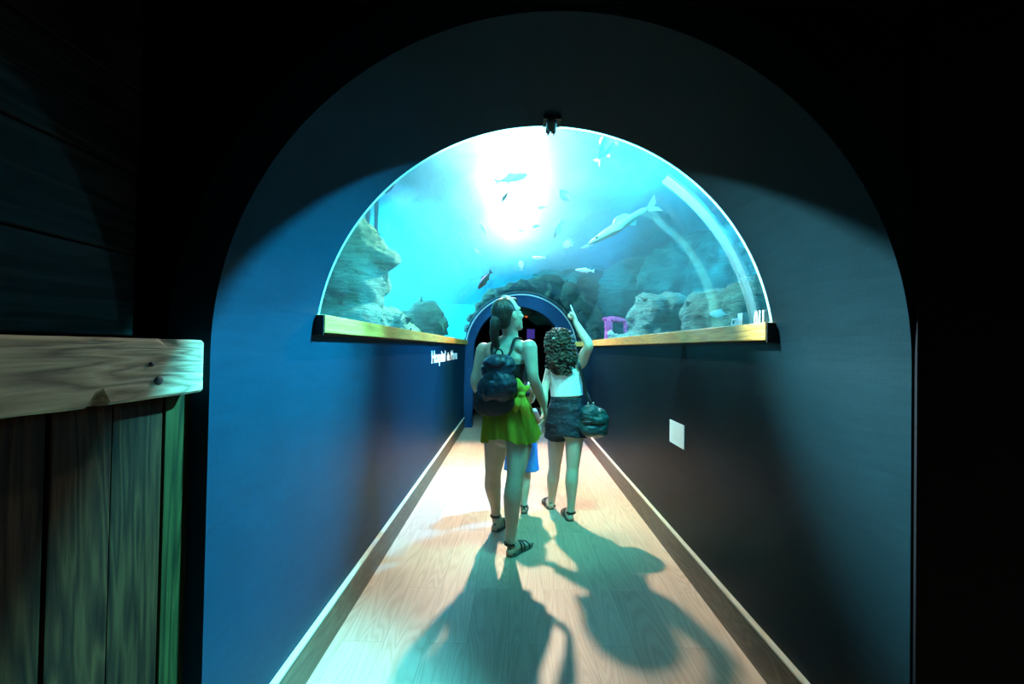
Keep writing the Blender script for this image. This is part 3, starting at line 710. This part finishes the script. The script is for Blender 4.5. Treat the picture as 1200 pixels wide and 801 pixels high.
# skirt: gathered, knee-free, slightly wider to the right
def skirt(c0, c1, r0, r1, m, parent, name='skirt', pleats=15, amp=.016, lift=.02, rings=16, ph=0):
    bm = bmesh.new(); R_ = []; n = 120
    for j in range(rings+1):
        t = j/rings; c = c0*(1-t)+c1*t; row = []
        for i in range(n):
            a = 2*PI*i/n; e = t**.8
            rx = r0[0]*(1-e)+r1[0]*e; ry = r0[1]*(1-e)+r1[1]*e
            pl = amp*t*(math.sin(a*pleats+ph+.7*math.sin(a*3))+.5*math.sin(a*pleats*.53+1+2*t))
            p = c+sx*math.cos(a)*(rx+pl)+fx*math.sin(a)*(ry+pl)
            p.z += lift*t*math.sin(a*3+ph)+ .006*t*math.sin(a*pleats)
            row.append(bm.verts.new(p))
        R_.append(row)
    for a_, b_ in zip(R_, R_[1:]):
        for i in range(n): bm.faces.new((a_[i], a_[(i+1) % n], b_[(i+1) % n], b_[i]))
    bmesh.ops.solidify(bm, geom=bm.faces[:], thickness=.004)
    return link(name, bm, m, parent, True)
skirt(A(593, 463, 3.24), A(598, 514, 3.25), (.150, .112), (.202, .16), M['skirt'], W)
# knotted overshirt ends at the waist, right side
bm = bmesh.new()
K = A(611, 462, 3.08)
ell(bm, K, (.028, .022, .024))
limb(bm, [K, K+Vector((-.010, -.01, .05)), K+Vector((-.03, 0, .10))], [(.02, .012), (.032, .012), (.012, .008)], 4)
limb(bm, [K, K+Vector((.025, 0, .035)), K+Vector((.055, .01, .06))], [(.014, .01), (.022, .01), (.01, .006)], 4)
limb(bm, [K, K+Vector((.02, -.01, -.07)), K+Vector((.045, 0, -.15))], [(.018, .01), (.036, .012), (.02, .006)], 4)
limb(bm, [K, K+Vector((-.03, -.01, -.06)), K+Vector((-.035, 0, -.11))], [(.018, .01), (.030, .012), (.014, .006)], 4)
link('knot', remesh(bm, .006, 2), M['skirt'], W, True)
bm = bmesh.new(); limb(bm, [wai-Vector((0, 0, .08)), wai-Vector((0, 0, .045))], [(.162, .117), (.15, .108)], 3, n=32, ref=sx); link('waistband', bm, M['skirt'], W, True)
sandal(W, hR, tR, aR); sandal(W, hL, tL, aL)
# backpack (worn: things carried stay things of their own)
bc = A(584, 440, 3.06)
B = empty('backpack', tuple(bc-Vector((0, 0, .17))), 'small dark navy backpack on the back of the woman in the lime skirt', 'backpack')
bk = -fx
bm = bmesh.new()
def loc(x, y, z, c=bc): return c + sx*x + bk*y + Vector((0, 0, z))
Rb = Matrix((sx, fx, Vector((0, 0, 1)))).transposed()
for x, y, z, r in ((-.035, .0, .05, (.085, .07, .085)), (.035, .0, .05, (.085, .07, .085)), (-.04, .01, -.07, (.10, .085, .10)), (.04, .01, -.07, (.10, .085, .10)), (0, 0, .0, (.11, .075, .12))): ell(bm, loc(x, y, z), r, Rb)
me = remesh(bm, .008, 6)
for v_ in me.vertices: v_.co += v_.normal*.007*noise.fractal(Vector((v_.co.x*16, v_.co.y*16, v_.co.z*26)), .7, 2, 3)
link('pack_body', me, M['navy'], B, True)
bm = bmesh.new(); ell(bm, loc(-.0, .055, -.085), (.085, .045, .065), Rb); me = remesh(bm, .008, 3)
for v_ in me.vertices: v_.co += v_.normal*.008*noise.noise(v_.co*24)
pk = link('front_pocket', me, M['navy'], B, True)
bm = bmesh.new(); pp = [loc(.075*math.cos(a), .088-.02*abs(math.cos(a)), -.07+.035*math.sin(a)) for a in [PI*i/12 for i in range(13)]]; tube(bm, pp, [.0035]*13, 6); link('zip', bm, M['buckle'], pk, True, world=False).matrix_parent_inverse = Matrix()
bm = bmesh.new(); limb(bm, [loc(-.08, .06, .02), loc(0, .085, .06), loc(.08, .06, .02), loc(.0, .05, .125)], [(.02, .008)]*4, 4); 
bm.free()
bm = bmesh.new(); ell(bm, loc(0, .02, .085), (.095, .078, .05), Rb); me = remesh(bm, .008, 2)
for v_ in me.vertices: v_.co += v_.normal*.008*noise.noise(v_.co*28)
link('flap', me, M['navy'], B, True)
bm = bmesh.new(); pp = [loc(.03*math.cos(a), .0, .13+.04*math.sin(a)) for a in [PI*i/8 for i in range(9)]]; tube(bm, pp, [.006]*9, 8); link('grab_loop', bm, M['blackcloth'], B, True)
for s_, sh in ((1, shR), (-1, shL)):
    tp = top + sx*s_*.085 + Vector((0, 0, .045)) ; 
    bm = bmesh.new(); pp = spline([loc(s_*.04, -.03, .10), top+sx*s_*.075-fx*.085+Vector((0, 0, -.03)), top+sx*s_*.080-fx*.045+Vector((0, 0, .045)), top+sx*s_*.088+fx*.06+Vector((0, 0, .02)), rib+sx*s_*.12+fx*.105, wai+sx*s_*.14+fx*.02, loc(s_*.10, -.02, -.10)], 6)
    tube(bm, pp, [(.012, .004)]*len(pp), 8, ref=sx); link('strap', bm, M['blackcloth'], B, True)
# dark hip pouch under the backpack
hc = A(582, 470, 3.10)
Hp = empty('hip_bag', tuple(hc), 'black bag worn low on the back under the navy backpack', 'bag')
bm = bmesh.new(); ell(bm, hc-sx*.02, (.150, .08, .10), Rb); ell(bm, hc-sx*.08, (.095, .075, .09), Rb); me = remesh(bm, .008, 3)
for v_ in me.vertices: v_.co += v_.normal*.010*noise.noise(v_.co*15)
link('bag_body', me, M['blackcloth'], Hp, True)
bm = bmesh.new(); pp = [wai-Vector((0, 0, .055))+sx*.172*math.cos(a)+fx*.128*math.sin(a) for a in [2*PI*i/40 for i in range(41)]]; tube(bm, pp, [(.004, .014)]*41, 8, ref=Vector((1, 0, 0))); link('belt', bm, M['blackcloth'], Hp, True)
# ---- woman pointing
base = A(662, 606, 3.9); base.z = 0
Q = empty('person', tuple(base), 'curly-haired woman in white crop top and dark shorts, right arm raised to point', 'person')
shL, shR = A(646, 431, 3.92), A(677, 427, 3.84)
sx = (shR-shL).normalized(); fx = Vector((0, 0, 1)).cross(sx).normalized()
pel = A(663, 490, 3.88); wai = A(664, 461, 3.87); rib = A(663, 449, 3.87); che = A(662, 437, 3.87); top = A(661, 429, 3.87); nk = A(659, 422, 3.88)
headc = A(655, 402, 3.90)
kR, aR, hR = A(671, 548, 3.84), A(669, 598, 3.80), A(668, 611, 3.78)
kL, aL, hL = A(650, 546, 4.00), A(646, 590, 4.08), A(645, 600, 4.05)
hR.z = hL.z = 0; tR = hR+Vector((-.02, .22, 0)); tL = hL+Vector((-.03, .21, 0))
bm = bmesh.new()
limb(bm, [pel-Vector((0, 0, .08)), pel, wai, rib, che, top, nk], [(.12, .085), (.150, .10), (.112, .082), (.122, .085), (.128, .085), (.095, .06), (.052, .05)], 4, n=24, ref=sx)
limb(bm, [top, nk+Vector((0, 0, .02)), headc-Vector((0, 0, .04))], [.058, .047, .046], 4)
limb(bm, [shL+sx*.04, top, shR-sx*.03+Vector((0, 0, .01))], [(.042, .045), (.05, .05), (.05, .05)], 4, ref=Vector((0, 0, 1)))
shR2 = A(681, 424, 3.83)
eR, wR = A(690, 404, 3.72), A(675, 378, 3.80)
eL, wL = A(638, 457, 3.84), A(637, 482, 3.72)
limb(bm, [shR-sx*.01, shR2, shR2*.45+eR*.55, eR, eR*.6+wR*.4, wR], [.05, .049, .042, .035, .034, .022], 5)
limb(bm, [shL, shL*.45+eL*.55, eL, eL*.6+wL*.4, wL], [.046, .038, .033, .033, .022], 5)
hipR, hipL = A(674, 496, 3.87), A(653, 496, 3.90)
for hp, kn, an in ((hipR, kR, aR), (hipL, kL, aL)):
    calf = kn*.68+an*.32-fx*.018
    limb(bm, [hp, hp*.5+kn*.5, kn, calf, kn*.25+an*.75, an], [.086, .070, .050, .053, .035, .030], 5, n=18)
foot(bm, aR, hR, tR, .92); foot(bm, aL, hL, tL, .92)
pd = (A(667, 352, 3.92)-wR).normalized()
hand(bm, wR, pd, (-1, .3, .1), 1.0, (.02, 1.25, 1.3, 1.3), 1, 1.0)
hand(bm, wL, (-.1, -.3, -1), (-1, .2, 0), .88, (.4, .45, .5, .5), -1)
PP, Rm = head(bm, headc, Vector((-.1, .9, .35)), Vector((0, -.3, 1)), .97)
link('body', remesh(bm, .0062, 4), M['skin2'], Q, True); eyes(Q, PP, Rm, .97)
# curls
bm = bmesh.new(); rnd = random.Random(3)
hc_ = A(655, 402, 3.86)
ell(bm, hc_+Vector((0, -.01, .02)), (.098, .10, .10)); ell(bm, hc_+Vector((.02, -.045, -.09)), (.105, .06, .10)); ell(bm, hc_+Vector((.03, -.05, -.16)), (.06, .04, .06))
def curl(c, r, hgt, dr, bm):
    pts = []; ph = rnd.uniform(0, 6); 
    ax = Vector((rnd.uniform(-.3, .3), rnd.uniform(-.3, .1), -1)).normalized(); x, y = frame_for(ax)
    for i in range(12): 
        a = ph+i*1.05*dr; pts.append(c+x*r*math.cos(a)+y*r*math.sin(a)+ax*hgt*i/11)
    tube(bm, pts, [.006]+[.010]*10+[.005], 6)
for i in range(330):
    u_ = rnd.random(); 
    if u_ < .5:
        a, b = rnd.uniform(0, 2*PI), rnd.uniform(-.6, 1.35); n_ = Vector((math.cos(a)*math.cos(b), math.sin(a)*math.cos(b), math.sin(b)))
        if n_.y > .45 and n_.z < .6: continue
        p = hc_+Vector((n_.x*.103, n_.y*.105-.01, .02+n_.z*.104))
    elif u_ < .85:
        a = rnd.uniform(PI*.95, 2.05*PI); z_ = rnd.uniform(-1, .6); q_ = math.sqrt(max(.05, 1-z_*z_)); p = hc_+Vector((.02+.108*math.cos(a)*q_, -.045+.065*math.sin(a)*q_, -.09+.10*z_))
    else:
        a = rnd.uniform(PI*.95, 2.05*PI); p = hc_+Vector((.03+.065*math.cos(a), -.05+.045*math.sin(a), -.15+rnd.uniform(-.04, .04)))
    curl(p, rnd.uniform(.013, .022), rnd.uniform(.04, .07), rnd.choice((1, -1)), bm)
link('hair', bm, M['hair_curly'], Q, True)
bm = bmesh.new(); ell(bm, hc_+Vector((-.045, -.098, .035)), (.02, .012, .009)); link('hair_clip', bm, M['letter'], Q, True)
bm = bmesh.new(); limb(bm, [A(664, 463, 3.87), rib, che, A(662, 434, 3.87)], [(.132, .096), (.133, .096), (.138, .096), (.134, .09)], 5, n=36, ref=sx, round_caps=False)
link('crop_top', bm, M['white'], Q, True)
for s_ in (1, -1):
    bm = bmesh.new(); pp = spline([che+sx*s_*.085-fx*.085, top+sx*s_*.075-fx*.05+Vector((0, 0, .02)), top+sx*s_*.075+Vector((0, 0, .055)), che+sx*s_*.08+fx*.085], 5)
    tube(bm, pp, [(.011, .003)]*len(pp), 8, ref=sx); link('top_strap', bm, M['white'], Q, True)
# shorts
bm = bmesh.new(); limb(bm, [pel-Vector((0, 0, .13)), pel-Vector((0, 0, .02)), A(664, 470, 3.875), A(664, 463, 3.87)], [(.150, .125), (.168, .118), (.134, .10), (.124, .094)], 5, n=36, ref=sx, round_caps=False)
for hp, kn in ((hipR, kR), (hipL, kL)):
    e_ = hp*.70+kn*.30; limb(bm, [hp+Vector((0, 0, .02)), hp*.8+kn*.2, e_], [.098, .099, .103], 4, n=24, round_caps=False)
me = remesh(bm, .007, 2)
for v_ in me.vertices: v_.co += v_.normal*.006*noise.fractal(Vector((v_.co.x*10, v_.co.y*10, v_.co.z*30)), .7, 2, 3)
link('shorts', me, M['shorts'], Q, True)
sandal(Q, hR, tR, aR, .92); sandal(Q, hL, tL, aL, .92)
# shoulder bag
gc = A(695, 492, 3.78)
G = empty('shoulder_bag', tuple(gc), 'slouchy dark teal shoulder bag hanging at the right hip of the curly-haired woman', 'bag')
bm = bmesh.new()
for x, y, z, r in ((-.02, 0, .04, (.085, .075, .09)), (.025, 0, .01, (.10, .08, .10)), (-.01, 0, -.05, (.11, .085, .085)), (.03, 0, -.07, (.09, .08, .07))): ell(bm, gc+Vector((x, y, z)), r)
me = remesh(bm, .008, 4)
for v_ in me.vertices: v_.co += v_.normal*.012*noise.fractal(Vector((v_.co.x*9, v_.co.y*9, v_.co.z*24)), .7, 2, 3)
link('bag_body', me, M['bagcloth'], G, True)
bm = bmesh.new(); tube(bm, spline([gc+Vector((-.10, -.06, -.01)), gc+Vector((-.02, -.088, -.005)), gc+Vector((.07, -.07, -.015)), gc+Vector((.12, -.01, -.02))], 5), [(.004, .010)]*16, 8); link('trim_band', bm, M['leather'], G, True)
for dx in (-.02, .02):
    bm = bmesh.new(); tube(bm, [gc+Vector((-.02+dx, 0, .11)), gc+Vector((-.02+dx, 0, .135))], [.008, .008], 8); link('ring', bm, M['buckle'], G, True)
bm = bmesh.new(); pp = spline([gc+Vector((-.02, -.01, .13)), A(687, 462, 3.77), A(682, 440, 3.77), shR+Vector((-.005, -.045, .035)), shR+Vector((-.01, .04, .04)), A(684, 450, 3.93), gc+Vector((-.01, .03, .12))], 6)
tube(bm, pp, [(.011, .004)]*len(pp), 8); link('strap', bm, M['leather'], G, True)
# ---- child in front of the first woman
base = A(608, 600, 4.0); base.z = 0
K_ = empty('person', tuple(base), 'child in bright blue shorts, mostly hidden in front of the woman in the lime skirt', 'person')
cx_, cy_ = at(612, 500, 4.0).x, 4.0
V3 = lambda x, y, z: Vector((cx_+x, cy_+y, z))
bm = bmesh.new()
limb(bm, [V3(0, 0, .50), V3(0, 0, .58), V3(0, 0, .70), V3(0, 0, .80), V3(0, 0, .845), V3(0, 0, .88)], [(.09, .07), (.11, .085), (.095, .075), (.10, .07), (.06, .05), (.04, .04)], 4)
hk = .86; hc2 = V3(.045, -.01, .975)
limb(bm, [V3(0, 0, .84), V3(.02, 0, .92)], [.04, .04], 3)
for s_ in (1, -1):
    limb(bm, [V3(s_*.095, 0, .82), V3(s_*.13, 0, .70), V3(s_*.12, .03, .58)], [.035, .028, .02], 5)
    hand(bm, V3(s_*.12, .03, .58), (0, .2, -1), (-s_, 0, 0), .7, (.4, .4, .5, .5), s_)
    limb(bm, [V3(s_*.055-.012, 0, .54), V3(s_*.06-.02, .02*s_, .31), V3(s_*.06-.03, .02-.03*s_, .20), V3(s_*.06-.035, -.05*s_, .07)], [.065, .042, .042, .026], 5)
    an = V3(s_*.06-.035, -.05*s_, .07); foot(bm, an, an*1+Vector((0, -.03, -.07)), an+Vector((.01*s_, .13, -.07)), .72)
PP, Rm = head(bm, hc2, Vector((.5, .8, .2)), Vector((0, -.1, 1)), .86)
link('body', remesh(bm, .006, 4), M['skin2'], K_, True); eyes(K_, PP, Rm, .86)
bm = bmesh.new(); ell(bm, PP(0, -.03, .035), (.072, .078, .080), Rm); ell(bm, PP(0, -.055, -.03), (.062, .045, .07), Rm); link('hair', remesh(bm, .006, 2), plain('auburn_hair', (.16, .06, .03), .5), K_, True)
bm = bmesh.new(); limb(bm, [V3(0, 0, .56), V3(0, 0, .70), V3(0, 0, .80), V3(0, 0, .85)], [(.118, .09), (.108, .085), (.112, .08), (.06, .055)], 4, round_caps=False)
for s_ in (1, -1): limb(bm, [V3(s_*.08, 0, .82), V3(s_*.125, 0, .73)], [.045, .045], 3, round_caps=False)
link('shirt', remesh(bm, .007, 2), M['shirt_red'], K_, True)
bm = bmesh.new(); limb(bm, [V3(0, 0, .50), V3(0, 0, .56), V3(0, 0, .60)], [(.11, .085), (.122, .095), (.118, .09)], 3, round_caps=False)
for s_ in (1, -1): limb(bm, [V3(s_*.055, 0, .55), V3(s_*.068, .01, .42), V3(s_*.075, .015*s_, .335)], [.072, .072, .076], 4, round_caps=False)
link('shorts', remesh(bm, .007, 2), M['blue'], K_, True)
for s_ in (1, -1):
    an = V3(s_*.06-.035, -.05*s_, .07); q = an+Vector((0, -.03, -.07)); sandal(K_, q, q+Vector((.01*s_, .15, 0)), an, .72)
#PART2END
# ---------------------------------------------------------------- lights
def lamp(name, loc, power, c, size, target, label, spot=None):
    rt = empty(name, loc, label, 'lamp', 'lamps over the tank')
    d = (Vector(target)-Vector(loc)).normalized(); rot = d.to_track_quat('-Z', 'Y').to_matrix()
    bm = bmesh.new(); L = Vector(loc)
    tube(bm, [L-d*.22, L-d*.10, L-d*.03, L-d*.001], [.05, .10, size*1.15, size*1.2], 24, round_caps=False, caps=False); link('housing', bm, M['metal_black'], rt, True)
    ld = bpy.data.lights.new(name+'_bulb', 'SPOT' if spot else 'POINT'); ld.energy = power; ld.color = c; ld.shadow_soft_size = size
    if spot: ld.spot_size = math.radians(spot[0]); ld.spot_blend = spot[1]
    o = bpy.data.objects.new(name+'_bulb', ld); C.objects.link(o); o.location = loc; o.rotation_euler = rot.to_euler()
    return o
lamp('tank_light', (.06, 6.0, 3.40), 1500, (1, .74, .56), .06, (.1, 3.0, .2), 'bright white lamp over the middle of the tunnel', (124, .3))
lamp('tank_light', (1.6, 2.9, 3.35), 8500, (.08, .74, 1), .08, (-.85, 1.55, 1.30), 'added blue light right of the tunnel mouth, brightening the left wall', (50, 1))  # added spot to brighten the left wall near the mouth
lamp('tank_light', (-1.6, 6.0, 3.35), 1400, (.35, .35, 1), .08, (1.08, 6.2, 1.0), 'added violet-blue light halfway along, left side, brightening the right wall', (60, 1))  # put in to lift the far right wall out of black
lamp('tank_light', (-1.2, 3.2, 3.40), 12500, (.70, .95, 1), .08, (1.08, 1.25, 1.55), 'added pale light left of the tunnel mouth, brightening the right wall', (32, 1))  # extra spot, added to brighten the right wall at the mouth
lamp('tank_light', (.8, 2.4, 3.32), 540, (.10, 1, .76), .08, (.25, 3.8, 1.0), 'green lamp over the near end of the tunnel, turned away from the viewer', (56, 1))
lamp('tank_light', (-2.9, 8.2, 2.75), 3300, (.22, .86, 1), .12, (-2.2, 11, 1.6), 'added cyan light behind the overhanging rock, brightening the left half of the tank')  # added for a bright cyan backdrop, kept out of view by the rock
lamp('tank_light', (1.5, 4.7, 3.35), 3000, (.04, .45, 1), .08, (-.95, 4.4, .9), 'added deep blue light halfway along the tunnel, brightening the left wall', (60, 1))  # added to keep the far stretch of the left wall blue
lamp('tank_light', (3.2, 5.4, 3.0), 700, (.18, .74, 1), .12, (2.4, 7.5, 1.0), 'added blue light brightening the right half of the tank')  # added fill for the upper right of the tank
lamp('tank_light', (-.6, 2.3, 3.40), 260, (.45, 1, .9), .08, (.5, 6.5, 1.9), 'added dim light over the tunnel mouth, brightening fish and rocks along the tank', (110, .8))  # weak added fill for the fronts of fish and rocks
# daylight opening in the roof above the water
ld = bpy.data.lights.new('roof_light', 'AREA'); ld.shape = 'ELLIPSE'; ld.size = .45; ld.size_y = 5.4; ld.energy = 400; ld.color = (.9, .97, 1)
o = bpy.data.objects.new('roof_light', ld); C.objects.link(o); o.location = (-.07, 7.1, 3.98)
w = bpy.data.worlds.new('World'); sc.world = w; w.use_nodes = True
w.node_tree.nodes['Background'].inputs[0].default_value = (.02, .03, .04, 1); w.node_tree.nodes['Background'].inputs[1].default_value = .0
sc.view_settings.view_transform = 'Standard'; sc.view_settings.look = 'None'; sc.view_settings.gamma = 1; sc.view_settings.exposure = 0
sc.view_settings.use_curve_mapping = False
